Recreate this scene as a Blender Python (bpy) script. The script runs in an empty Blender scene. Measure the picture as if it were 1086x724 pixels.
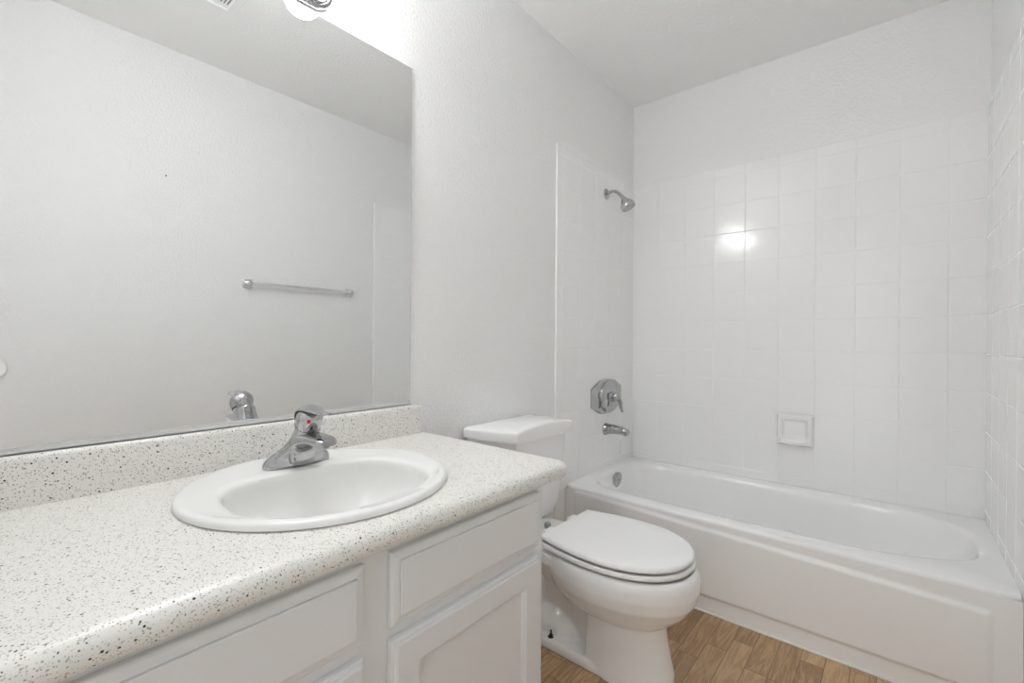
import bpy, bmesh, math, random
from mathutils import Vector, Matrix
random.seed(7)
S = bpy.context.scene
COL = S.collection
PI = math.pi

# ------------------------------------------------------------------ camera
FPX = 486.04
yaw, pit, rol = math.radians(39.9889), math.radians(-0.1673), math.radians(0.3711)
f = Vector((-math.sin(yaw)*math.cos(pit), math.cos(yaw)*math.cos(pit), math.sin(pit)))
R = Vector((math.cos(yaw), math.sin(yaw), 0)); U = R.cross(f)
R, U = R*math.cos(rol)+U*math.sin(rol), U*math.cos(rol)-R*math.sin(rol)
cam = bpy.data.cameras.new('camera'); cam.sensor_width = 36; cam.sensor_fit = 'HORIZONTAL'
cam.lens = FPX*36/1086; cam.clip_start = .01
co = bpy.data.objects.new('camera', cam); COL.objects.link(co)
M = Matrix((R, U, -f)).transposed().to_4x4(); M.translation = Vector((1.2413, 0, 1.0696))
co.matrix_world = M
S.camera = co

# ------------------------------------------------------------------ world, exposure
S.view_settings.view_transform = 'Standard'; S.view_settings.look = 'None'
S.view_settings.exposure = 1.46; S.view_settings.gamma = 1; S.view_settings.use_curve_mapping = False
w = bpy.data.worlds.new('world'); S.world = w; w.use_nodes = True
w.node_tree.nodes['Background'].inputs[0].default_value = (.97, .99, 1, 1)
w.node_tree.nodes['Background'].inputs[1].default_value = .6
BULB = 17.5
S.cycles.max_bounces = 16; S.cycles.diffuse_bounces = 10; S.cycles.glossy_bounces = 6

# ------------------------------------------------------------------ dimensions
W, D, H = 1.524, 2.6262, 2.4938
YT, ZT = 1.798, 2.005           # tile front edge, tile top
TUBF, RIM = 1.885, 0.3666
CT = .757                       # counter top
YC0, YC1 = -.045, .998          # counter ends

# ------------------------------------------------------------------ materials
def mat(name, col, rough=.5, metal=0., bump=None, coat=0., ior=1.5, spec=.5):
    m = bpy.data.materials.new(name); m.use_nodes = True
    b = m.node_tree.nodes['Principled BSDF']
    b.inputs['Base Color'].default_value = (*col, 1); b.inputs['Roughness'].default_value = rough
    b.inputs['Metallic'].default_value = metal; b.inputs['Coat Weight'].default_value = coat
    b.inputs['IOR'].default_value = ior
    b.inputs['Specular IOR Level'].default_value = spec
    if bump:
        nt = m.node_tree
        tc = nt.nodes.new('ShaderNodeTexCoord'); last = None
        for (sc, st, dist, det) in bump:
            n = nt.nodes.new('ShaderNodeTexNoise'); n.inputs['Scale'].default_value = sc
            n.inputs['Detail'].default_value = det; n.inputs['Roughness'].default_value = .5
            nt.links.new(tc.outputs['Object'], n.inputs['Vector'])
            bp = nt.nodes.new('ShaderNodeBump'); bp.inputs['Strength'].default_value = st
            bp.inputs['Distance'].default_value = dist
            nt.links.new(n.outputs['Fac'], bp.inputs['Height'])
            if last: nt.links.new(last.outputs['Normal'], bp.inputs['Normal'])
            last = bp
        nt.links.new(last.outputs['Normal'], b.inputs['Normal'])
    return m

M_wall = mat('wall_paint', (.865, .867, .865), .5, bump=[(95, .75, .005, 2)])
M_ceil = mat('ceiling_paint', (.90, .90, .895), .7, bump=[(75, .6, .005, 2)])
M_tile = mat('glazed_tile', (.915, .917, .915), .15, bump=[(11, .07, .01, 1)])
M_grout = mat('grout', (.895, .895, .89), .5)
M_ceramic = mat('white_china', (.90, .90, .895), .10)
M_sink = mat('sink_china', (.86, .86, .845), .22)
M_tub = mat('tub_enamel', (.905, .907, .905), .17, bump=[(5, .03, .01, 1)])
M_plastic = mat('white_plastic', (.90, .90, .90), .28)
M_cab = mat('cabinet_paint', (.765, .77, .77), .42, bump=[(220, .05, .001, 2)])
M_dark = mat('slot_shade', (.25, .24, .23), .8)  # fan grille slots only: shade inside the openings put into the colour
M_chrome = mat('chrome', (.50, .50, .51), .07, 1.)
M_brushed = mat('satin_chrome', (.62, .62, .62), .18, 1.)
M_satin = mat('satin_nickel', (.80, .80, .80), .22, 1.)
M_alu = mat('aluminium_channel', (.66, .66, .65), .4, .0)
M_black = mat('black_rubber', (.015, .015, .015), .5)
M_red = mat('red_dot', (.55, .01, .02), .3)
M_mirror = mat('mirror_silver', (.85, .86, .857), 0., 1.)
M_medge = mat('mirror_edge', (.16, .17, .165), .4)
M_caulk = mat('aged_caulk', (.78, .77, .71), .5)
M_bolt = mat('tarnished_bolt', (.08, .07, .06), .4, .8)
M_hall = mat('hall_paint', (.7, .69, .67), .6)

def make_globe():
    m = bpy.data.materials.new('lit_globe'); m.use_nodes = True
    b = m.node_tree.nodes['Principled BSDF']
    b.inputs['Base Color'].default_value = (.9, .9, .9, 1)
    b.inputs['Emission Color'].default_value = (.985, .995, 1, 1)
    b.inputs['Emission Strength'].default_value = BULB
    return m
M_globe = make_globe()

def math_node(nt, op, a, b=None):
    n = nt.nodes.new('ShaderNodeMath'); n.operation = op
    for i, x in enumerate((a, b)):
        if x is None: continue
        if isinstance(x, (int, float)): n.inputs[i].default_value = x
        else: nt.links.new(x, n.inputs[i])
    return n.outputs[0]

def make_floor():
    PW, P0 = .0667, .733
    m = bpy.data.materials.new('oak_strip_vinyl'); m.use_nodes = True; nt = m.node_tree
    b = nt.nodes['Principled BSDF']; L = nt.links.new
    tc = nt.nodes.new('ShaderNodeTexCoord'); sp = nt.nodes.new('ShaderNodeSeparateXYZ')
    L(tc.outputs['Object'], sp.inputs[0]); X, Y = sp.outputs[0], sp.outputs[1]
    u = math_node(nt, 'DIVIDE', math_node(nt, 'SUBTRACT', X, P0-20*PW), PW)
    row = math_node(nt, 'FLOOR', u); fu = math_node(nt, 'FRACT', u)
    wn = nt.nodes.new('ShaderNodeTexWhiteNoise'); wn.noise_dimensions = '1D'; L(row, wn.inputs['W'])
    v = math_node(nt, 'DIVIDE', math_node(nt, 'ADD', Y, math_node(nt, 'MULTIPLY', wn.outputs['Value'], 3.0)), .34)
    seg = math_node(nt, 'FLOOR', v); fv = math_node(nt, 'FRACT', v)
    wn2 = nt.nodes.new('ShaderNodeTexWhiteNoise'); wn2.noise_dimensions = '2D'
    cb = nt.nodes.new('ShaderNodeCombineXYZ'); L(row, cb.inputs[0]); L(seg, cb.inputs[1]); L(cb.outputs[0], wn2.inputs['Vector'])
    # grain: noise stretched along the strip, shifted per strip
    cg = nt.nodes.new('ShaderNodeCombineXYZ')
    L(math_node(nt, 'MULTIPLY', X, 16), cg.inputs[0]); L(math_node(nt, 'MULTIPLY', Y, 1.6), cg.inputs[1])
    L(math_node(nt, 'MULTIPLY', wn2.outputs['Value'], 40), cg.inputs[2])
    n1 = nt.nodes.new('ShaderNodeTexNoise'); n1.inputs['Scale'].default_value = 1.6; n1.inputs['Detail'].default_value = 3
    n1.inputs['Distortion'].default_value = .6
    L(cg.outputs[0], n1.inputs['Vector'])
    rings = math_node(nt, 'PINGPONG', math_node(nt, 'MULTIPLY', n1.outputs['Fac'], 7), .5)
    n2 = nt.nodes.new('ShaderNodeTexNoise'); n2.inputs['Scale'].default_value = 22; n2.inputs['Detail'].default_value = 4
    L(cg.outputs[0], n2.inputs['Vector'])
    fac = math_node(nt, 'ADD', math_node(nt, 'MULTIPLY', rings, .75), math_node(nt, 'MULTIPLY', n2.outputs['Fac'], .55))
    fac = math_node(nt, 'ADD', fac, math_node(nt, 'MULTIPLY', wn2.outputs['Value'], .42))
    cr = nt.nodes.new('ShaderNodeValToRGB'); L(math_node(nt, 'SUBTRACT', fac, .18), cr.inputs[0])
    e = cr.color_ramp.elements
    e[0].position = 0.05; e[0].color = (.27, .162, .083, 1)
    e[1].position = .95; e[1].color = (.66, .46, .275, 1)
    k = e.new(.5); k.color = (.48, .312, .175, 1)
    # seams
    du = math_node(nt, 'MINIMUM', fu, math_node(nt, 'SUBTRACT', 1, fu))
    dv = math_node(nt, 'MINIMUM', fv, math_node(nt, 'SUBTRACT', 1, fv))
    su = math_node(nt, 'LESS_THAN', du, .018); sv = math_node(nt, 'LESS_THAN', dv, .0032)
    seam = math_node(nt, 'MAXIMUM', su, sv)
    mx = nt.nodes.new('ShaderNodeMix'); mx.data_type = 'RGBA'
    L(math_node(nt, 'MULTIPLY', seam, .75), mx.inputs['Factor']); L(cr.outputs[0], mx.inputs['A']); mx.inputs['B'].default_value = (.11, .06, .03, 1)
    L(mx.outputs['Result'], b.inputs['Base Color']); b.inputs['Roughness'].default_value = .42
    bp = nt.nodes.new('ShaderNodeBump'); bp.inputs['Strength'].default_value = .25; bp.inputs['Distance'].default_value = .001
    L(math_node(nt, 'SUBTRACT', n2.outputs['Fac'], seam), bp.inputs['Height']); L(bp.outputs[0], b.inputs['Normal'])
    return m
M_floor = make_floor()

def make_counter():
    m = bpy.data.materials.new('speckled_laminate'); m.use_nodes = True; nt = m.node_tree
    b = nt.nodes['Principled BSDF']; L = nt.links.new
    tc = nt.nodes.new('ShaderNodeTexCoord')
    base = (.835, .825, .79, 1); prev = None
    # (scale, chip radius in cells, share of cells, colour, offset)
    layers = [(430, .34, .40, (.58, .56, .51, 1), 3.1), (340, .30, .26, (.40, .38, .34, 1), 0.0),
              (300, .27, .12, (.20, .18, .155, 1), 1.7), (210, .24, .085, (.05, .045, .04, 1), 2.3), (150, .20, .05, (.02, .018, .018, 1), 4.4)]
    for (sc, rad, share, col, off) in layers:
        mp = nt.nodes.new('ShaderNodeMapping'); mp.inputs['Location'].default_value = (off, off*.7, off*.3)
        L(tc.outputs['Object'], mp.inputs[0])
        vo = nt.nodes.new('ShaderNodeTexVoronoi'); vo.inputs['Scale'].default_value = sc
        L(mp.outputs[0], vo.inputs['Vector'])
        sp = nt.nodes.new('ShaderNodeSeparateColor'); L(vo.outputs['Color'], sp.inputs[0])
        pick = math_node(nt, 'LESS_THAN', sp.outputs[0], share)
        r = math_node(nt, 'MULTIPLY', math_node(nt, 'ADD', .5, sp.outputs[1]), rad)
        chip = math_node(nt, 'MULTIPLY', math_node(nt, 'LESS_THAN', vo.outputs['Distance'], r), pick)
        mx = nt.nodes.new('ShaderNodeMix'); mx.data_type = 'RGBA'
        L(chip, mx.inputs['Factor'])
        if prev: L(prev, mx.inputs['A'])
        else: mx.inputs['A'].default_value = base
        mx.inputs['B'].default_value = col
        prev = mx.outputs['Result']
    L(prev, b.inputs['Base Color']); b.inputs['Roughness'].default_value = .3
    return m
M_counter = make_counter()

# ------------------------------------------------------------------ mesh helpers
def obj(name, bm, m, parent=None, smooth=None, loc=None):
    me = bpy.data.meshes.new(name)
    bmesh.ops.recalc_face_normals(bm, faces=bm.faces[:])
    bm.to_mesh(me); bm.free()
    mats = m if isinstance(m, (list, tuple)) else [m]
    for x in mats: me.materials.append(x)
    o = bpy.data.objects.new(name, me); COL.objects.link(o)
    if smooth is not None:
        me.polygons.foreach_set('use_smooth', [True]*len(me.polygons))
        me.set_sharp_from_angle(angle=math.radians(smooth))
    if parent is not None:
        o.parent = parent
        o.matrix_parent_inverse = Matrix.Translation(parent.location).inverted()
    if loc is not None: o.location = loc
    return o
def thing(name, label, cat, loc, group=None):
    o = bpy.data.objects.new(name, None); COL.objects.link(o); o.location = loc
    o.empty_display_size = .05
    o['label'] = label; o['category'] = cat
    if group: o['group'] = group
    return o
def tag(o, label, cat, group=None):
    o['label'] = label; o['category'] = cat
    if group: o['group'] = group
    return o
def struct(name, bm, m, smooth=None):
    o = obj(name, bm, m, None, smooth); o['kind'] = 'structure'; return o

def box(bm, x0, x1, y0, y1, z0, z1, bev=0, seg=2):
    vs = [bm.verts.new(p) for p in ((x0,y0,z0),(x1,y0,z0),(x1,y1,z0),(x0,y1,z0),(x0,y0,z1),(x1,y0,z1),(x1,y1,z1),(x0,y1,z1))]
    fs = [bm.faces.new([vs[i] for i in q]) for q in ((3,2,1,0),(4,5,6,7),(0,1,5,4),(1,2,6,5),(2,3,7,6),(3,0,4,7))]
    if bev:
        es = list({e for fc in fs for e in fc.edges})
        bmesh.ops.bevel(bm, geom=es, offset=bev, segments=seg, profile=.5, affect='EDGES')
    return vs
def B(*a, **k):
    bm = bmesh.new(); box(bm, *a, **k); return bm
def loft(bm, rings, cap0=True, cap1=True, closed=True, material=0):
    vr = [[bm.verts.new(p) for p in r] for r in rings]
    n = len(vr[0])
    for a, b in zip(vr[:-1], vr[1:]):
        for i in range(n if closed else n-1):
            j = (i+1) % n
            fc = bm.faces.new((a[i], a[j], b[j], b[i])); fc.material_index = material
    if cap0: bm.faces.new(vr[0][::-1]).material_index = material
    if cap1: bm.faces.new(vr[-1]).material_index = material
    return vr
def lathe(bm, origin, axis, prof, n=40, cap0=True, cap1=True):
    """prof: list of (radius, distance along axis)"""
    a = Vector(axis).normalized(); t = Vector((0,0,1)) if abs(a.z) < .9 else Vector((1,0,0))
    e1 = a.cross(t).normalized(); e2 = a.cross(e1); o = Vector(origin)
    rings = [[o + a*h + (e1*math.cos(2*PI*i/n) + e2*math.sin(2*PI*i/n))*max(r, 1e-4) for i in range(n)] for r, h in prof]
    return loft(bm, rings, cap0, cap1)
def tube(bm, pts, rad, n=16, caps=True, flat=None, smooth_n=6):
    P = [Vector(p) for p in pts]
    rr = rad if isinstance(rad, (list, tuple)) else [rad]*len(P)
    if smooth_n > 1 and len(P) > 2:     # Catmull-Rom
        Q, q = [], []
        for i in range(len(P)-1):
            p0, p1, p2, p3 = P[max(i-1,0)], P[i], P[i+1], P[min(i+2, len(P)-1)]
            for k in range(smooth_n):
                t = k/smooth_n
                Q.append(.5*((2*p1)+(p2-p0)*t+(2*p0-5*p1+4*p2-p3)*t*t+(3*p1-p0-3*p2+p3)*t**3))
                q.append(rr[i]*(1-t)+rr[i+1]*t)
        Q.append(P[-1]); q.append(rr[-1]); P, rr = Q, q
    rings = []; up = None
    for i, p in enumerate(P):
        d = (P[min(i+1, len(P)-1)] - P[max(i-1, 0)]).normalized()
        if up is None:
            t = Vector((0,1,0)) if abs(d.y) < .9 else Vector((0,0,1))
            up = (t - d*t.dot(d)).normalized()
        else: up = (up - d*up.dot(d)).normalized()
        s = d.cross(up)
        fl = flat or (1, 1)
        rings.append([p + (up*math.cos(2*PI*k/n)*fl[0] + s*math.sin(2*PI*k/n)*fl[1])*rr[i] for k in range(n)])
    return loft(bm, rings, caps, caps)
def sgn(v): return -1 if v < 0 else 1
def sup(cx, cy, ax, ay, n, N, z):
    """superellipse ring; n may be a function of the angle"""
    out = []
    for i in range(N):
        t = 2*PI*i/N; c, s = math.cos(t), math.sin(t)
        e = n(t) if callable(n) else n
        out.append(Vector((cx+ax*sgn(c)*abs(c)**(2/e), cy+ay*sgn(s)*abs(s)**(2/e), z)))
    return out
def freeze(o):
    """apply the object's modifiers"""
    dg = bpy.context.evaluated_depsgraph_get(); dg.update()
    me = bpy.data.meshes.new_from_object(o.evaluated_get(dg))
    old = o.data; o.modifiers.clear(); o.data = me; me.name = old.name
    return o

# ------------------------------------------------------------------ room shell
struct('floor', B(-.1, W+.1, -.87, D+.1, -.1, 0), M_floor)
struct('ceiling', B(-.1, W+.1, -.87, D+.1, H, H+.1), M_ceil)
struct('wall_left', B(-.1, 0, -.87, D+.1, 0, H), M_wall)
struct('wall_back', B(0, W, D, D+.1, 0, H), M_wall)
struct('wall_right', B(W, W+.1, -.87, D+.1, 0, H), M_wall)
bm = bmesh.new()                                       # entry wall with the doorway the photographer stands near
box(bm, 0, .56, -.87, -.75, 0, H); box(bm, 1.30, W, -.87, -.75, 0, H); box(bm, .56, 1.30, -.87, -.75, 2.05, H)
struct('wall_front', bm, M_wall)
struct('wall_wing', B(0, .60, -.17, -.05, 0, H), M_wall)
bm = bmesh.new()
box(bm, .50, .56, -.75, -.735, 0, 2.11, .003); box(bm, 1.30, 1.36, -.75, -.735, 0, 2.11, .003); box(bm, .56, 1.30, -.75, -.735, 2.05, 2.11, .003)
struct('trim_1', bm, M_cab)

# ------------------------------------------------------------------ tile surround
PT, TX0 = .1549, .0116
ZL = [1.9560-.1549*k for k in range(0, 11)]            # grout heights going down
def tile_panel(name, origin, eu, en, ulines, zlines, skip=()):
    """tiles on a wall: eu horizontal direction, en outward normal"""
    bm = bmesh.new(); o, eu, en = Vector(origin), Vector(eu), Vector(en); ez = Vector((0,0,1))
    def P(u, z, n): return o + eu*u + ez*z + en*n
    u0, u1, z0, z1 = ulines[0], ulines[-1], zlines[0], zlines[-1]
    g = .0011
    # grout bed
    vs = [bm.verts.new(P(u, z, n)) for n in (.0, .0068) for u, z in ((u0+.001,z0),(u1-.001,z0),(u1-.001,z1-.001),(u0+.001,z1-.001))]
    for q in ((0,1,2,3),(4,5,6,7),(0,1,5,4),(1,2,6,5),(2,3,7,6),(3,0,4,7)):
        bm.faces.new([vs[i] for i in q]).material_index = 1
    for a, b in zip(ulines[:-1], ulines[1:]):
        for c, d in zip(zlines[:-1], zlines[1:]):
            if (round((a+b)/2, 2), round((c+d)/2, 2)) in skip: continue
            la = g if a > u0 else 0; lb = g if b < u1 else 0
            lc = g if c > z0 else 0; ld = g if d < z1 else 0
            A, Bb, Cc, Dd = a+la, b-lb, c+lc, d-ld
            tu, tz = random.uniform(-.0022, .0022), random.uniform(-.0022, .0022)
            def T(u, z, n): return P(u, z, n+(u-(A+Bb)/2)*tu+(z-(Cc+Dd)/2)*tz)
            rings = []
            for ins, n in ((0, 0), (0, .0062), (.0006, .0074), (.0018, .0080)):
                rings.append([T(A+ins, Cc+ins, n), T(Bb-ins, Cc+ins, n), T(Bb-ins, Dd-ins, n), T(A+ins, Dd-ins, n)])
            loft(bm, rings, False, True)
    return struct(name, bm, [M_tile, M_grout])
zl = sorted([.352]+[z for z in ZL if z > .36]+[ZT])
ub = [.0]+[TX0+PT*k for k in range(1, 10)]+[W]
tile_panel('trim_2', (0, D, 0), (1,0,0), (0,-1,0), ub, zl)
us = [YT]+[2.618-PT*k for k in range(5, 0, -1)]+[D-.008]
tile_panel('trim_3', (0, 0, 0), (0,1,0), (1,0,0), us, zl)
tile_panel('trim_4', (W, 0, 0), (0,1,0), (-1,0,0), us, zl)
# strips of tile that run down the wall beside the tub apron
def leg_strip(name, x0, x1):
    struct(name, B(x0, x1, YT, TUBF-.0005, 0, .3525, .001), M_tile)
leg_strip('trim_5', 0, .008); leg_strip('trim_6', W-.008, W)

# ------------------------------------------------------------------ bathtub
tub = thing('bathtub', 'white alcove bathtub with panelled apron against the tiled walls', 'bathtub', (W/2, 2.25, 0))
NT = 160
def tub_ring(x0, x1, y0, y1, nl, nr, z):
    cx, cy, ax, ay = (x0+x1)/2, (y0+y1)/2, (x1-x0)/2, (y1-y0)/2
    out = []
    for i in range(NT):
        t = 2*PI*(i+.5)/NT
        # point on the unit square by perimeter angle
        c, s = math.cos(t), math.sin(t); m = max(abs(c), abs(s)); u, v = c/m, s/m
        k = (u+1)/2; k = k*k*(3-2*k)
        n = nl*(1-k)+nr*k
        q = (abs(u)**n+abs(v)**n)**(1/n)
        out.append(Vector((cx+ax*u/q, cy+ay*v/q, z)))
    return out
X0, X1, Y0, Y1 = .0083, W-.0083, TUBF, D-.009
BIG = 60
rings = []
for off, z in ((.0, .330), (.0, .352), (.0012, .3585), (.005, .3640), (.012, .3666)):
    rings.append(tub_ring(X0, X1, Y0+off, Y1, BIG, BIG, z))
bx0, bx1, by0, by1 = .075, 1.462, 1.978, 2.572
for g, z in ((-.026, .3668), (-.016, .3650), (-.006, .3590), (.002, .3480), (.008, .330)):
    rings.append(tub_ring(bx0+g, bx1-g, by0+g, by1-g, 6.0, 2.9, z))
for k in range(1, 9):
    t = k/8
    z = .330 - t*.225
    rings.append(tub_ring(bx0+.008+t*.045, bx1-.008-t*.20, by0+.008+t*.035, by1-.008-t*.035, 6.0-t*1.5, 2.9+t*.1, z))
for t, z in ((.02, .085), (.055, .070), (.11, .062), (.2, .058)):
    rings.append(tub_ring(bx0+.053+t, bx1-.208-t, by0+.043+t, by1-.043-t, 4.5, 3.0, z))
bm = bmesh.new(); loft(bm, rings, False, True)
# apron: raised panel on a height field
NX, NZ = 200, 60
def sm(a, b, x):
    t = min(1, max(0, (x-a)/(b-a))); return t*t*(3-2*t)
def apron_y(x, z):
    top = .333 - .040*(x-.35)/1.1
    e = .010
    m = sm(.062, .062+e, z)*sm(top+e*1.3, top, z)*sm(.070-e, .070, x)*sm(1.455, 1.455-e, x)
    return TUBF - .0005 - .0075*m - .0015*sm(.33, .0, z)
grid = [[bm.verts.new((X0+(X1-X0)*i/NX, apron_y(X0+(X1-X0)*i/NX, .352*j/NZ), .352*j/NZ)) for i in range(NX+1)] for j in range(NZ+1)]
for j in range(NZ):
    for i in range(NX): bm.faces.new((grid[j][i], grid[j][i+1], grid[j+1][i+1], grid[j+1][i]))
obj('shell', bm, M_tub, tub, 50)
bm = bmesh.new()
lathe(bm, (.088, 2.262, .322), (1, 0, -.14), [(.036, -.01), (.040, .002), (.040, .010), (.034, .014), (.008, .0155), (.0, .0155)], 40)
lathe(bm, (.1030, 2.262, .320), (1, 0, -.14), [(.005, 0), (.005, .003), (.0, .004)], 12)
obj('overflow_plate', bm, M_chrome, tub, 35)
bm = bmesh.new(); lathe(bm, (.33, 2.275, .057), (0,0,1), [(.035, 0), (.035, .003), (.028, .005), (.018, .002), (0, .002)], 32)
obj('drain', bm, M_chrome, tub, 35)
bm = bmesh.new(); tube(bm, [(.012, TUBF-.006, .002), (.5, TUBF-.006, .0028), (1.0, TUBF-.0065, .003), (W-.012, TUBF-.006, .002)], .0048, 10)
struct('trim_7', bm, M_caulk, 60)

# ------------------------------------------------------------------ mirror
YM0, YM1, ZM0, ZM1 = -.045, .9476, .8545, 1.9668
mir = thing('wall_mirror', 'large frameless wall mirror above the speckled backsplash', 'mirror', (.003, .45, ZM0))
bm = bmesh.new(); box(bm, .0015, .0065, YM0, YM1, ZM0+.002, ZM1)
bm.faces.ensure_lookup_table()
for fc in bm.faces: fc.material_index = 0 if fc.calc_center_median().x > .0064 else 1
obj('glass', bm, [M_mirror, M_medge], mir)
bm = bmesh.new(); box(bm, .0010, .0105, YM0, YM1, ZM0-.0008, ZM0+.0018); box(bm, .0070, .0105, YM0, YM1, ZM0-.0008, ZM0+.0060, .0005); box(bm, .0068, .0088, YM0, YM1, ZM0+.0055, ZM0+.0135, .0005)
obj('channel', bm, M_alu, mir)

# ------------------------------------------------------------------ vanity
van = thing('vanity_cabinet', 'white vanity cabinet with panelled door and drawer under the speckled countertop', 'cabinet', (.27, .465, 0))
CX, CY0, CY1, CZ = .545, -.035, .955, .711
bm = bmesh.new()
box(bm, .004, CX-.02, CY0, CY0+.016, .0, CZ)                      # side
box(bm, .004, CX-.02, CY1-.016, CY1, .0, CZ)
box(bm, .004, CX-.02, CY0+.016, CY1-.016, .10, .116)               # bottom
box(bm, .46, .474, CY0+.016, CY1-.016, 0, .10)                     # toe kick
for a, b in ((CY0, .002), (.428, .492), (.920, CY1)): box(bm, CX-.02, CX, a, b, .10, CZ, .0006)
for a, b in ((.10, .135), (.520, .565), (.680, CZ)):
    for c, d in ((.002, .428), (.492, .920)): box(bm, CX-.02, CX-.0002, c, d, a, b)
obj('carcass', bm, M_cab, van)
def ring_rect(y0, y1, z0, z1, x): return [Vector((x,y0,z0)), Vector((x,y1,z0)), Vector((x,y1,z1)), Vector((x,y0,z1))]
def slab_front(y0, y1, z0, z1):
    bm = bmesh.new(); prof = [(0, CX+.0006), (0, CX+.009), (.0015, CX+.0115), (.0040, CX+.0130), (.0150, CX+.0150), (.0154, CX+.0138), (.0168, CX+.0138), (.0172, CX+.0185), (.0185, CX+.0195)]
    loft(bm, [ring_rect(y0+i, y1-i, z0+i, z1-i, x) for i, x in prof]); return bm
def panel_door(y0, y1, z0, z1):
    bm = bmesh.new(); fr = .056
    prof = [(0, CX+.0006), (0, CX+.010), (.0015, CX+.012), (.0065, CX+.0135), (.0072, CX+.0180), (.010, CX+.020),
            (fr, CX+.020), (fr+.002, CX+.0195), (fr+.005, CX+.0155), (fr+.009, CX+.0145), (fr+.0115, CX+.0105)]
    loft(bm, [ring_rect(y0+i, y1-i, z0+i, z1-i, x) for i, x in prof]); return bm
obj('drawer_front', slab_front(.487, .926, .556, .690), M_cab, van)
obj('false_drawer_front', slab_front(-.006, .433, .556, .690), M_cab, van)
obj('door', panel_door(.487, .926, .118, .532), M_cab, van)
obj('door', panel_door(-.006, .433, .118, .532), M_cab, van)

# countertop with a hole for the sink
SX, SY, SAX, SAY = .2875, .503, .2605, .268
top = thing('countertop', 'white countertop with black speckles and rolled front edge', 'countertop', (.3, .476, CT))
prof = [(.002, .712), (.571, .712), (.580, .7135), (.588, .718), (.5935, .7255), (.5955, .734), (.594, .743), (.589, .7500), (.581, .7548), (.571, .7568), (.560, CT), (.002, CT)]
bm = bmesh.new()
rings = [[Vector((x, y, z)) for x, z in [(max(.002, px-e*(px > .5)), pz) for px, pz in prof]] for y, e in ((YC0, 0), (YC1-.006, 0), (YC1-.002, .002), (YC1, .006))]
loft(bm, rings)
ctop = obj('worktop', bm, M_counter, top, 40)
bm = bmesh.new(); loft(bm, [sup(SX, SY, SAX-.018, SAY-.018, 2, 96, z) for z in (.60, .85)])
cut = obj('cutter', bm, M_counter)
md = ctop.modifiers.new('b', 'BOOLEAN'); md.object = cut; md.operation = 'DIFFERENCE'; md.solver = 'EXACT'
freeze(ctop); bpy.data.objects.remove(cut)
BS = [(.0022, CT+.0003), (.0205, CT+.0003), (.0205, .838), (.0198, .8445), (.0175, .8495), (.0135, .8525), (.0095, .8535), (.0022, .8535)]
bm = bmesh.new(); loft(bm, [[Vector((x if x < .01 else x-e, y, z if z < .83 else z-e)) for x, z in BS] for y, e in ((YC0, 0), (YC1-.018, 0), (YC1-.014, .001), (YC1-.0125, .004))])
obj('backsplash', bm, M_counter, top, 40)

# ------------------------------------------------------------------ sink
snk = thing('bathroom_sink', 'white oval drop-in sink set in the speckled countertop', 'sink', (SX, SY, CT))
NS = 128
BX, BY, BAX, BAY = .348, .499, .156, .201
def bexp(t):                       # back half of the bowl is squarer
    c = math.cos(t); return 2.15 + 2.4*max(0, -c)
def blend(k, sc, z):
    """k=0 outer oval, k=1 bowl shape"""
    a = sup(SX, SY, SAX, SAY, 2, NS, z); b = sup(BX, BY, BAX*sc, BAY*sc, bexp, NS, z)
    return [p.lerp(q, k) for p, q in zip(a, b)]
def out(off, z): return sup(SX, SY, SAX-off, SAY-off, 2, NS, z)
rings = [out(.004, CT+.0004), out(.0, CT+.003), out(.0, CT+.008), out(.0012, CT+.0115), out(.004, CT+.0140), out(.009, CT+.0152), out(.018, CT+.0152)]
Z1 = CT+.0152
rings += [blend(.45, 1, Z1-.0012), blend(.80, 1, Z1-.0024), blend(.93, 1, Z1-.0036), blend(1, .995, Z1-.0065), blend(1, .975, Z1-.013)]
for k in range(1, 13):
    t = k/12
    s = .975*(1-t**2.6)**.62 if t < 1 else 0
    s = max(s, .14); z = Z1-.013-.145*t
    rings.append(blend(1, s, z))
bm = bmesh.new(); loft(bm, rings, False, True)
obj('basin', bm, M_sink, snk, 50)
bm = bmesh.new(); lathe(bm, (BX, BY, Z1-.157), (0,0,1), [(.024, 0), (.024, .003), (.019, .004), (.017, .001), (0, .002)], 32)
obj('drain', bm, M_chrome, snk, 35)

# ------------------------------------------------------------------ sink faucet
FX, FY, FZ = .142, .512, Z1-.0006
fau = thing('sink_faucet', 'chrome single-lever faucet with red dot on the back of the oval sink', 'faucet', (FX, FY, FZ))
bm = bmesh.new()
def fring(ax, ay, z, dx, n=2.3, tilt=0.):
    return [Vector((p.x, p.y, p.z-(p.x-FX-dx)*tilt)) for p in sup(FX+dx, FY, ax, ay, n, 56, FZ+z)]
rings = [fring(.0235, .0790, 0, 0), fring(.0240, .0790, .006, 0), fring(.0234, .0770, .0120, 0), fring(.0225, .0720, .0195, .001), fring(.0215, .0640, .0260, .004, 2.3, .05),
         fring(.0220, .0530, .0330, .010, 2.3, .12), fring(.0240, .0410, .0430, .019, 2.2, .22), fring(.0258, .0325, .0570, .0295, 2.1, .34), fring(.0260, .0280, .0720, .040, 2, .44), fring(.0255, .0270, .084, .048, 2, .5), fring(.0262, .0272, .0930, .0525, 2, .6), fring(.0250, .0262, .0955, .0538, 2, .6)]
loft(bm, rings, True, True)
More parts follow.
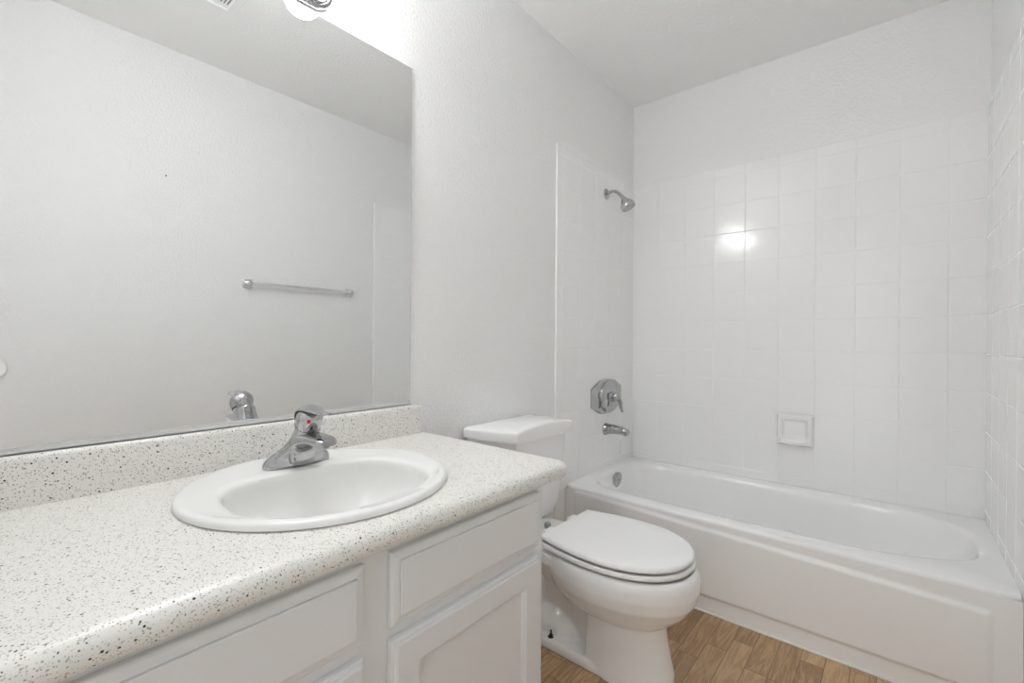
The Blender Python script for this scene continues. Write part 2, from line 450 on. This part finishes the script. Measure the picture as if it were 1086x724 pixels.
# spout: tall web at the column, shallow at the tip
def sring(x, hw, zt, zb, n=3.2, N=28):
    zc, hz = (zt+zb)/2, (zt-zb)/2; out_ = []
    for i in range(N):
        t = 2*PI*i/N; c, s = math.cos(t), math.sin(t)
        out_.append(Vector((x, FY+(hw+.0015)*sgn(c)*abs(c)**(2/n), FZ+zc-.001+(hz+.0015)*sgn(s)*abs(s)**(2/n))))
    return out_
spr = [(.146, .0270, .0620, .003), (.166, .0305, .0720, .003), (.1740, .0305, .0760, .003), (.1765, .0300, .0770, .006), (.1785, .0296, .0785, .026), (.1860, .0288, .0800, .043), (.200, .0280, .0815, .0500),
       (.217, .0272, .0825, .0560), (.238, .0262, .0825, .0600), (.258, .0250, .0815, .0615), (.274, .0232, .0798, .0620), (.285, .0200, .0775, .0625), (.2905, .0150, .0750, .0650)]
loft(bm, [sring(*a) for a in spr])
fb = obj('body', bm, M_chrome, fau, 42)
bm = bmesh.new(); lathe(bm, (.270, FY, FZ+.064), (.05, 0, -1), [(.0118, 0), (.0118, .0085), (.0100, .0095), (0, .0095)], 28)
obj('aerator', bm, M_chrome, fb, 35)
AX = Vector((.5, 0, 1)).normalized(); HC = Vector((FX+.066, FY-.004, FZ+.1135))
bm = bmesh.new(); lathe(bm, HC-AX*.0150-Vector((.003,0,0)), Vector((.62,0,1)), [(.0195, -.003), (.0268, -.002), (.0268, .0014), (.02, .002)], 40)
obj('gasket', bm, M_black, fau, 35)
bm = bmesh.new()
lathe(bm, HC, AX, [(.0200, -.0250), (.0240, -.0230), (.0270, -.0150), (.0288, -.005), (.0292, .003), (.0282, .010), (.0252, .0170), (.0195, .0225), (.012, .0265), (.005, .0280), (0, .0282)], 48)
hd = obj('handle', bm, M_chrome, fau, 42)
# lever: a hood over the dome that runs forward to a rounded tip
bm = bmesh.new()
path = [(-.0318, -.0150, .0150), (-.0325, -.004, .0215), (-.0300, .0105, .0250), (-.0220, .0225, .0265), (-.0100, .0298, .0265), (.0050, .0325, .0255), (.0200, .0312, .0235), (.0350, .0275, .0200), (.0500, .0235, .0155), (.0640, .0212, .0120), (.0760, .0210, .0105), (.0840, .0214, .0085), (.0885, .0216, .0040)]
rings = []
for i, (u, h, hw) in enumerate(path):
    u0, h0, _ = path[max(i-1, 0)]; u1, h1, _ = path[min(i+1, len(path)-1)]
    d = Vector((u1-u0, h1-h0)).normalized(); nrm = Vector((-d.y, d.x))
    rg = []
    for k in range(20):
        t = 2*PI*k/20; c, sn = math.cos(t), math.sin(t)
        a = hw*sgn(c)*abs(c)**.8; droop = -.35*a*a/.025
        b_ = .0030*sgn(sn)*abs(sn)**.8 + droop
        rg.append(HC + Vector((u+nrm.x*b_, a, h+nrm.y*b_)))
    rings.append(rg)
loft(bm, rings)
obj('lever', bm, M_chrome, hd, 42)
bm = bmesh.new(); dn = Vector((.80, -.42, -.02)).normalized()
lathe(bm, HC+dn*.0290, dn, [(.0042, 0), (.0042, .0012), (.003, .0018), (0, .0018)], 20)
obj('temperature_dot', bm, M_red, hd, 35)

# ------------------------------------------------------------------ toilet
TY = 1.395
toi = thing('toilet', 'white two-piece toilet with closed lid between vanity and tub', 'toilet', (.36, TY, 0))
def half_w(x, xb, xm, xt, wb, wm):
    if x < xm: return wb+(wm-wb)*math.sin(PI/2*(x-xb)/(xm-xb))
    return wm*max(0, 1-((x-xm)/(xt-xm))**2.25)**(1/2.1)
def seat_outline(grow=0., xb=.327, xt=.776, wb=.152, wm=.186, n=40):
    xs = [xb+(xt-xb)*(1-math.cos(PI*i/n*.5+0)) if False else xb+(xt-xb)*math.sin(PI/2*i/n) for i in range(n+1)]
    up = [(x, half_w(x, xb, .53, xt, wb, wm)) for x in xs]
    pts = [(x, wd) for x, wd in up] + [(x, -wd) for x, wd in up[-2::-1]]
    cx = (xb+xt)/2
    res = []
    for x, y in pts:
        l = math.hypot(x-cx, y) or 1
        res.append((x+(x-cx)/l*grow, y+y/l*grow))
    return res
def sring2(g, z, **k): return [Vector((x, TY+y, z)) for x, y in seat_outline(g, **k)]
bm = bmesh.new()
loft(bm, [sring2(-.03, .4045), sring2(-.006, .4045), sring2(-.0015, .4032), sring2(.0, .4045), sring2(.0004, .408), sring2(-.0008, .4125), sring2(-.004, .4170), sring2(-.012, .4195), sring2(-.06, .4212), sring2(-.13, .422)])
obj('lid', bm, M_plastic, toi, 40)
bm = bmesh.new()
loft(bm, [sring2(-.03, .3812), sring2(.0010, .3812), sring2(.0028, .3825), sring2(.0032, .386), sring2(.0030, .392), sring2(.0015, .3945), sring2(-.0015, .3955), sring2(-.006, .3955), sring2(-.010, .3875), sring2(-.04, .3875)])
obj('seat', bm, M_plastic, toi, 40)
for s in (-1, 1):
    obj('hinge', B(.300, .345, TY+s*.075-.022, TY+s*.075+.022, .3835, .4085, bev=.006, seg=3), M_plastic, toi, 40)
for sx, sy in ((.70, .10), (.70, -.10), (.50, .165), (.50, -.165)):
    obj('bumper', B(sx-.012, sx+.012, TY+sy-.008, TY+sy+.008, .372, .3816, bev=.002), M_plastic, toi, 40)

# bowl, pedestal, trapway and foot grown together into one china body
def egg(xc, xr, xf, wd, z, n=2.15, N=64):
    o_ = []
    for i in range(N):
        t = 2*PI*i/N; c, s = math.cos(t), math.sin(t)
        ax = (xf-xc) if c > 0 else (xc-xr)
        o_.append(Vector((xc+ax*sgn(c)*abs(c)**(2/n), TY+wd*sgn(s)*abs(s)**(2/n), z)))
    return o_
bm = bmesh.new()
loft(bm, [egg(.52, .35, .705, .110, .190), egg(.52, .330, .735, .135, .215), egg(.52, .310, .765, .162, .245), egg(.52, .300, .788, .182, .280), egg(.52, .295, .796, .1905, .315),
          egg(.52, .295, .795, .191, .345), egg(.52, .297, .791, .1885, .362), egg(.52, .30, .785, .183, .3705), egg(.52, .305, .780, .1785, .3735), egg(.52, .31, .775, .1735, .3735), egg(.52, .325, .758, .158, .346)])
def ped(xr, xf, wd, z): return egg(.59, xr, xf, wd, z, lambda t: 5.0 if math.cos(t) < 0 else 2.3) if False else [Vector((x, TY+y, z)) for x, y in ped_outline(xr, xf, wd)]
def ped_outline(xr, xf, wd, N=30):
    pts = [(xr, -wd*.86), (xr, wd*.86)]
    xm = xr+.35*(xf-xr)
    for i in range(N+1):
        t = PI/2-PI*i/N
        pts.append((xm+(xf-xm)*abs(math.cos(t))**(2/2.3), wd*sgn(math.sin(t))*abs(math.sin(t))**(2/2.3)))
    return pts
loft(bm, [ped(.462, .722, .104, .0), ped(.462, .7225, .104, .03), ped(.464, .712, .101, .07), ped(.468, .700, .0985, .13), ped(.472, .692, .0985, .19), ped(.472, .690, .0985, .26)])
# foot slab
def foot(g, z):
    return [Vector((x, TY+y, z)) for x, y in [(.185-g, -.080-g*.5), (.185-g, .080+g*.5)] + [(.26+(.722-.26)*t, (.100+g)*(1-max(0, (t-.72)/.28)**2.4)**.45) for t in [k/18 for k in range(0, 19)]] + [(.26+(.722-.26)*t, -(.100+g)*(1-max(0, (t-.72)/.28)**2.4)**.45) for t in [k/18 for k in range(17, -1, -1)]]]
loft(bm, [foot(0, 0), foot(.0, .018), foot(-.003, .028), foot(-.009, .034)])
# trapway: diagonal rise behind the bowl and rounded drop over the floor flange
tube(bm, [(.53, TY, .165), (.455, TY, .205), (.385, TY, .268), (.325, TY, .330), (.262, TY, .315), (.228, TY, .235), (.225, TY, .15), (.235, TY, .09), (.25, TY, .02)], [.074, .074, .073, .072, .070, .066, .060, .05, .05], 24, flat=(1.0, .50))
lob = bmesh.ops.create_uvsphere(bm, u_segments=28, v_segments=16, radius=1)
for v in lob['verts']: v.co = Vector((.285+v.co.x*.132, TY+v.co.y*.074, .030+v.co.z*.088))
box(bm, .22, .50, TY-.026, TY+.026, .01, .24)
# rear deck under the tank
loft(bm, [[Vector((x, TY+y, z)) for x, y in [(.05+e, -.095+e), (.05+e, .095-e), (.24, .118-e), (.36, .155-e), (.42, .15-e), (.42, -.15+e), (.36, -.155+e), (.24, -.118+e)]] for e, z in ((.05, .245), (.02, .290), (0, .325), (0, .352), (.006, .362))])
bowl = obj('bowl', bm, M_ceramic, toi)
md = bowl.modifiers.new('r', 'REMESH'); md.mode = 'VOXEL'; md.voxel_size = .0042; md.use_smooth_shade = True
md = bowl.modifiers.new('s', 'SMOOTH'); md.factor = .5; md.iterations = 7
freeze(bowl)
bowl.data.polygons.foreach_set('use_smooth', [True]*len(bowl.data.polygons))
for s in (-1, 1):
    bm = bmesh.new(); p = (.322, TY+s*.0765, .0335)
    lathe(bm, p, (0,0,1), [(.0115, -.001), (.0115, .0015), (.0072, .0018), (.0072, .0075), (.003, .008), (.003, .024), (0, .0245)], 14)
    obj('bolt', bm, M_bolt, toi, 35)
# tank
def tank_ring(xb, xf, wb, wf, z, bow=.006, r=.016):
    pts = [(xb, -wb), (xb, wb)]
    def corner(cx, cy, a0, a1, rr):
        return [(cx+rr*math.cos(a0+(a1-a0)*k/6), cy+rr*math.sin(a0+(a1-a0)*k/6)) for k in range(7)]
    p = []
    p += corner(xb+.012, wb-.012, PI, PI/2, .012)
    n = 8
    p += [(xb+.02+(xf-r-xb-.02)*k/n, wb+(wf-wb)*(k/n)**1.6) for k in range(1, n)]
    p += corner(xf-r, wf-r*.8, PI/2*.85, .06, r)
    p += [(xf+bow*math.cos(PI/2*y/wf), y) for y in [(wf-r)*(1-2*k/14) for k in range(1, 14)]]
    q = corner(xf-r, wf-r*.8, PI/2*.85, .06, r)[::-1]; p += [(x, -y) for x, y in q]
    p += [(xb+.02+(xf-r-xb-.02)*k/n, -(wb+(wf-wb)*(k/n)**1.6)) for k in range(n-1, 0, -1)]
    q = corner(xb+.012, wb-.012, PI, PI/2, .012)[::-1]; p += [(x, -y) for x, y in q]
    return [Vector((x, TY+y, z)) for x, y in p]
bm = bmesh.new()
loft(bm, [tank_ring(.035, .150, .135, .110, .3625), tank_ring(.028, .168, .155, .128, .368), tank_ring(.022, .185, .172, .142, .385), tank_ring(.018, .199, .184, .152, .43), tank_ring(.016, .212, .194, .158, .53), tank_ring(.016, .224, .200, .162, .709)])
obj('tank', bm, M_ceramic, toi, 42)
bm = bmesh.new()
def crown(rg, amt):
    return [Vector((p.x, p.y, p.z+amt*(1-((p.y-TY)/.21)**2))) for p in rg]
L0 = dict(bow=.006, r=.010)
lr = [tank_ring(.014, .240, .207, .169, .7085, **L0), tank_ring(.010, .246, .2110, .174, .7100, **L0), tank_ring(.009, .2475, .2115, .175, .715, **L0), crown(tank_ring(.009, .2475, .2115, .175, .735, **L0), .017),
      crown(tank_ring(.0100, .2467, .2107, .1742, .7395, **L0), .020), crown(tank_ring(.0125, .2445, .2085, .172, .7420, **L0), .021), crown(tank_ring(.018, .239, .203, .167, .7432, **L0), .0215), crown(tank_ring(.06, .20, .15, .12, .7436, **L0), .0220)]
loft(bm, lr)
obj('tank_lid', bm, M_ceramic, toi, 42)
bm = bmesh.new(); lathe(bm, (.236, 1.415, .358), (0,0,1), [(.0125, 0), (.0125, .019), (.011, .0225), (.0, .0235)], 20)
o = obj('bolt_cap', bm, M_chrome, toi, 35); o['label'] = 'small chrome cap at the foot of the tank'
bm = bmesh.new(); tube(bm, [(.062, 1.118, .222), (.062, 1.12, .26), (.075, 1.16, .31), (.09, 1.235, .335), (.10, 1.295, .345), (.10, 1.30, .364)], .0055, 12)
o = obj('supply_hose', bm, M_brushed, toi, 35); o['label'] = 'braided steel supply hose'
# water supply
sv = thing('supply_valve', 'small chrome shut-off valve with dark handle low on the wall between vanity and toilet', 'valve', (0, 1.118, .20))
bm = bmesh.new(); lathe(bm, (.0005, 1.118, .20), (1,0,0), [(.028, 0), (.026, .004), (.009, .008), (.009, .04), (.013, .042), (.013, .07), (0, .071)], 24)
lathe(bm, (.062, 1.118, .20), (0,0,1), [(.008, 0), (.008, .021), (0, .0215)], 16)
obj('body', bm, M_chrome, sv, 35)
bm = bmesh.new(); lathe(bm, (.071, 1.118, .20), (1,0,0), [(.006, 0), (.006, .012), (.018, .014), (.018, .024), (0, .026)], 20)
obj('handle', bm, M_black, sv, 35)

# ------------------------------------------------------------------ shower fittings
VY = 2.285
sh = thing('wall_shower', 'chrome shower head on a curved arm high on the tiled wall', 'shower head', (.008, 2.273, 1.879))
bm = bmesh.new(); lathe(bm, (.0085, 2.273, 1.879), (1,0,0), [(.030, 0), (.030, .002), (.026, .0065), (.013, .009), (.011, .011)], 36)
obj('flange', bm, M_chrome, sh, 35)
bm = bmesh.new(); tube(bm, [(.010, 2.273, 1.879), (.035, 2.273, 1.886), (.060, 2.273, 1.884), (.085, 2.273, 1.866), (.108, 2.273, 1.841)], .0088, 18)
obj('arm', bm, M_chrome, sh, 35)
bm = bmesh.new(); sax = Vector((.50, 0, -.87)).normalized(); so = Vector((.107, 2.273, 1.842))
lathe(bm, so, sax, [(.0105, -.004), (.012, .0), (.012, .010), (.016, .013), (.020, .020), (.030, .036), (.0365, .046), (.0402, .056), (.0405, .066), (.0385, .0705)], 44, True, False)
lathe(bm, so, sax, [(.0385, .0705), (.034, .069), (.033, .0665), (0, .0665)], 44, False, True)
hd2 = obj('head', bm, M_brushed, sh, 35)
bm = bmesh.new()
e1 = Vector((0,1,0)); e2 = sax.cross(e1)
for r_, cnt in ((.028, 18), (.018, 12), (.008, 6)):
    for k in range(cnt):
        a = 2*PI*k/cnt
        lathe(bm, so+sax*.0663+(e1*math.cos(a)+e2*math.sin(a))*r_, sax, [(.0014, 0), (.0014, .0022), (0, .0024)], 8)
obj('nozzles', bm, M_black, hd2, 35)
# valve trim on a wide cover plate
vt = thing('shower_valve', 'chrome single-lever tub valve on wide eight-sided plate above the spout', 'valve', (.008, VY, .763))
VZ = .763
pl = [(-.168, -.050), (-.168, .050), (-.085, .088), (-.04, .0945), (.04, .0945), (.085, .088), (.168, .050), (.168, -.050), (.085, -.088), (.04, -.0945), (-.04, -.0945), (-.085, -.088)]
bm = bmesh.new(); loft(bm, [[Vector((x, VY+y*k, VZ+z*k)) for y, z in pl] for x, k in ((.0085, 1), (.014, 1), (.017, .988), (.0195, .955), (.0200, .93))])
obj('cover_plate', bm, M_chrome, vt, 40)
bm = bmesh.new(); lathe(bm, (.0202, VY, VZ), (1,0,0), [(.086, 0), (.0865, .003), (.084, .008), (.074, .0145), (.058, .0195), (.040, .0225), (.030, .0240), (.029, .030), (.0285, .040), (.025, .042), (.0, .042)], 56)
obj('escutcheon', bm, M_chrome, vt, 40)
bm = bmesh.new(); lathe(bm, (.0600, VY, VZ), (1,0,0), [(.020, 0), (.0250, .003), (.0270, .010), (.026, .018), (.021, .025), (.012, .029), (0, .030)], 40)
tube(bm, [(.072, VY, VZ), (.082, VY+.010, VZ-.012), (.088, VY+.018, VZ-.034), (.088, VY+.022, VZ-.056), (.091, VY+.025, VZ-.074), (.097, VY+.026, VZ-.084)], [.013, .012, .0105, .0092, .0085, .006], 18)
obj('lever', bm, M_chrome, vt, 40)
# spout
sp_ = thing('tub_spout', 'chrome tub spout on the tiled wall below the valve plate', 'spout', (.008, VY, .585))
bm = bmesh.new()
def spring(x, hw, zt, zb, n=2.4, N=36):
    zc, hz = (zt+zb)/2, (zt-zb)/2
    return [Vector((x, VY+hw*sgn(math.cos(2*PI*i/N))*abs(math.cos(2*PI*i/N))**(2/n), zc+hz*sgn(math.sin(2*PI*i/N))*abs(math.sin(2*PI*i/N))**(2/n))) for i in range(N)]
loft(bm, [spring(.0085, .034, .615, .547), spring(.013, .034, .615, .547), spring(.018, .0315, .6125, .5515), spring(.035, .0290, .6120, .5560), spring(.06, .0275, .6100, .560), spring(.09, .0260, .6060, .5620), spring(.115, .0245, .6020, .5620), spring(.132, .0225, .5980, .5620), spring(.143, .0190, .593, .564), spring(.147, .012, .588, .569)])
spo = obj('body', bm, M_chrome, sp_, 40)
bm = bmesh.new(); lathe(bm, (.128, VY, .564), (0,0,-1), [(.015, 0), (.015, .006), (.012, .006), (.0, .003)], 24)
obj('outlet', bm, M_brushed, spo, 40)
# ceramic soap dish
sd = None
bm = bmesh.new()
dx0, dx1, dz0, dz1 = TX0+PT*5-.002, TX0+PT*6+.002, .560, .718
N1 = 64
def dish_h(u, v):
    """height out of the wall over the unit square"""
    a = min(u, 1-u)*.158; b_top = (1-v)*.158; b_bot = v*.158
    edge = min(a, b_top, b_bot)
    h = .004+.018*sm(0, .012, edge)
    pk = sm(.022, .036, a)*sm(.026, .040, b_top)*sm(.030, .042, b_bot)
    h -= .017*pk
    # tray lip along the bottom bowing out in the middle
    cu = 1-((u-.5)/.40)**2
    if cu > 0: h += .036*math.sqrt(cu)*sm(.004, .016, b_bot)*sm(.052, .034, b_bot)
    return h
g_ = [[bm.verts.new((dx0+(dx1-dx0)*i/N1, D-.0075-dish_h(i/N1, j/N1), dz0+(dz1-dz0)*j/N1)) for i in range(N1+1)] for j in range(N1+1)]
for j in range(N1):
    for i in range(N1): bm.faces.new((g_[j][i], g_[j][i+1], g_[j+1][i+1], g_[j+1][i]))
be = [e for e in bm.edges if len(e.link_faces) == 1]
r_ = bmesh.ops.extrude_edge_only(bm, edges=be)
for v in r_['geom']:
    if isinstance(v, bmesh.types.BMVert): v.co.y = D-.0078
sd = obj('soap_dish', bm, M_ceramic, None, 50)
tag(sd, 'white ceramic soap dish set in the tiled back wall above the tub', 'soap dish')

# ------------------------------------------------------------------ things on the far right wall (seen in the mirror)
tb = thing('towel_bar', 'chrome towel bar on the plain wall, seen in the mirror', 'towel bar', (W, 1.295, 1.372))
for y in (.998, 1.612):
    bm = bmesh.new(); box(bm, W-.010, W-.0005, y-.024, y+.024, 1.348, 1.396, .003); box(bm, W-.052, W-.010, y-.011, y+.011, 1.361, 1.383, .003)
    obj('post', bm, M_satin, tb, 40)
obj('rod', B(W-.0505, W-.0345, 1.009, 1.601, 1.364, 1.380, .002), M_satin, tb, 40)
bm = bmesh.new(); lathe(bm, (W-.0005, .060, .944), (-1,0,0), [(.050, 0), (.050, .004), (.046, .009), (.041, .010), (.036, .006), (.0, .005)], 48)
o = obj('wall_bumper', bm, M_plastic, None, 40); tag(o, 'round white wall bumper at the far left edge of the mirror', 'wall bumper')
bm = bmesh.new(); lathe(bm, (W-.0003, .630, 1.865), (-1,0,0), [(.0035, 0), (.0035, .003), (.002, .0045), (0, .0045)], 12)
o = obj('nail', bm, M_black, None, 40); tag(o, 'tiny dark nail in the bare wall, seen in the mirror', 'nail')

# exhaust fan grille in the ceiling
vx0, vx1, vy0, vy1 = .743, 1.023, .479, .759
fan = thing('exhaust_fan', 'white square exhaust fan grille on the ceiling, seen in the mirror', 'fan', ((vx0+vx1)/2, (vy0+vy1)/2, H))
bm = bmesh.new()
def fr(i, z): return [Vector((vx0+i, vy0+i, z)), Vector((vx1-i, vy0+i, z)), Vector((vx1-i, vy1-i, z)), Vector((vx0+i, vy1-i, z))]
loft(bm, [fr(0, H-.0005), fr(0, H-.004), fr(.002, H-.006), fr(.030, H-.008), fr(.034, H-.016), fr(.040, H-.018), fr(.044, H-.0135)], False, True)
obj('frame', bm, M_plastic, fan, 30)
for k in range(15):
    y = vy0+.052+k*.0125
    bm = B(vx0+.05, vx1-.076, y, y+.0038, H-.0165, H-.0134); obj('slot', bm, M_dark, fan)  # solid dark bars stand in for the shaded slot openings

# ------------------------------------------------------------------ vanity light above the mirror
LZ = 2.034; GZ = 2.054
LY = [.625, .475, .325]
vl = thing('vanity_light', 'chrome three-globe light bar on the wall just above the mirror', 'light', (0, .475, LZ))
def stadium(k, x, hl=.138, hh=.0535):
    p = []
    for i in range(25): a = -PI/2+PI*i/24; p.append((hl+hh*k*math.cos(a), hh*k*math.sin(a)))
    for i in range(25): a = PI/2+PI*i/24; p.append((-hl+hh*k*math.cos(a), hh*k*math.sin(a)))
    return [Vector((x, .475+y, LZ+z)) for y, z in p]
bm = bmesh.new(); loft(bm, [stadium(1, .0008), stadium(1, .010), stadium(.97, .014), stadium(.84, .016), stadium(.80, .024), stadium(.75, .027), stadium(.6, .028)])
obj('backplate', bm, M_chrome, vl, 40)
for y in LY:
    bm = bmesh.new(); lathe(bm, (.0270, y, GZ), (1,0,0), [(.030, 0), (.031, .004), (.027, .012), (.020, .016), (.0, .016)], 32)
    s_ = obj('socket', bm, M_chrome, vl, 35)
    bm = bmesh.new(); GR = .0510
    lathe(bm, (.0415, y, GZ), (1,0,0), [(.014, 0), (.016, .004)]+[(GR*math.sin(a), .0525+GR*-math.cos(a)) for a in [.38+(PI-.38)*k/16 for k in range(17)]], 32)
    obj('bulb', bm, M_globe, s_, 60)
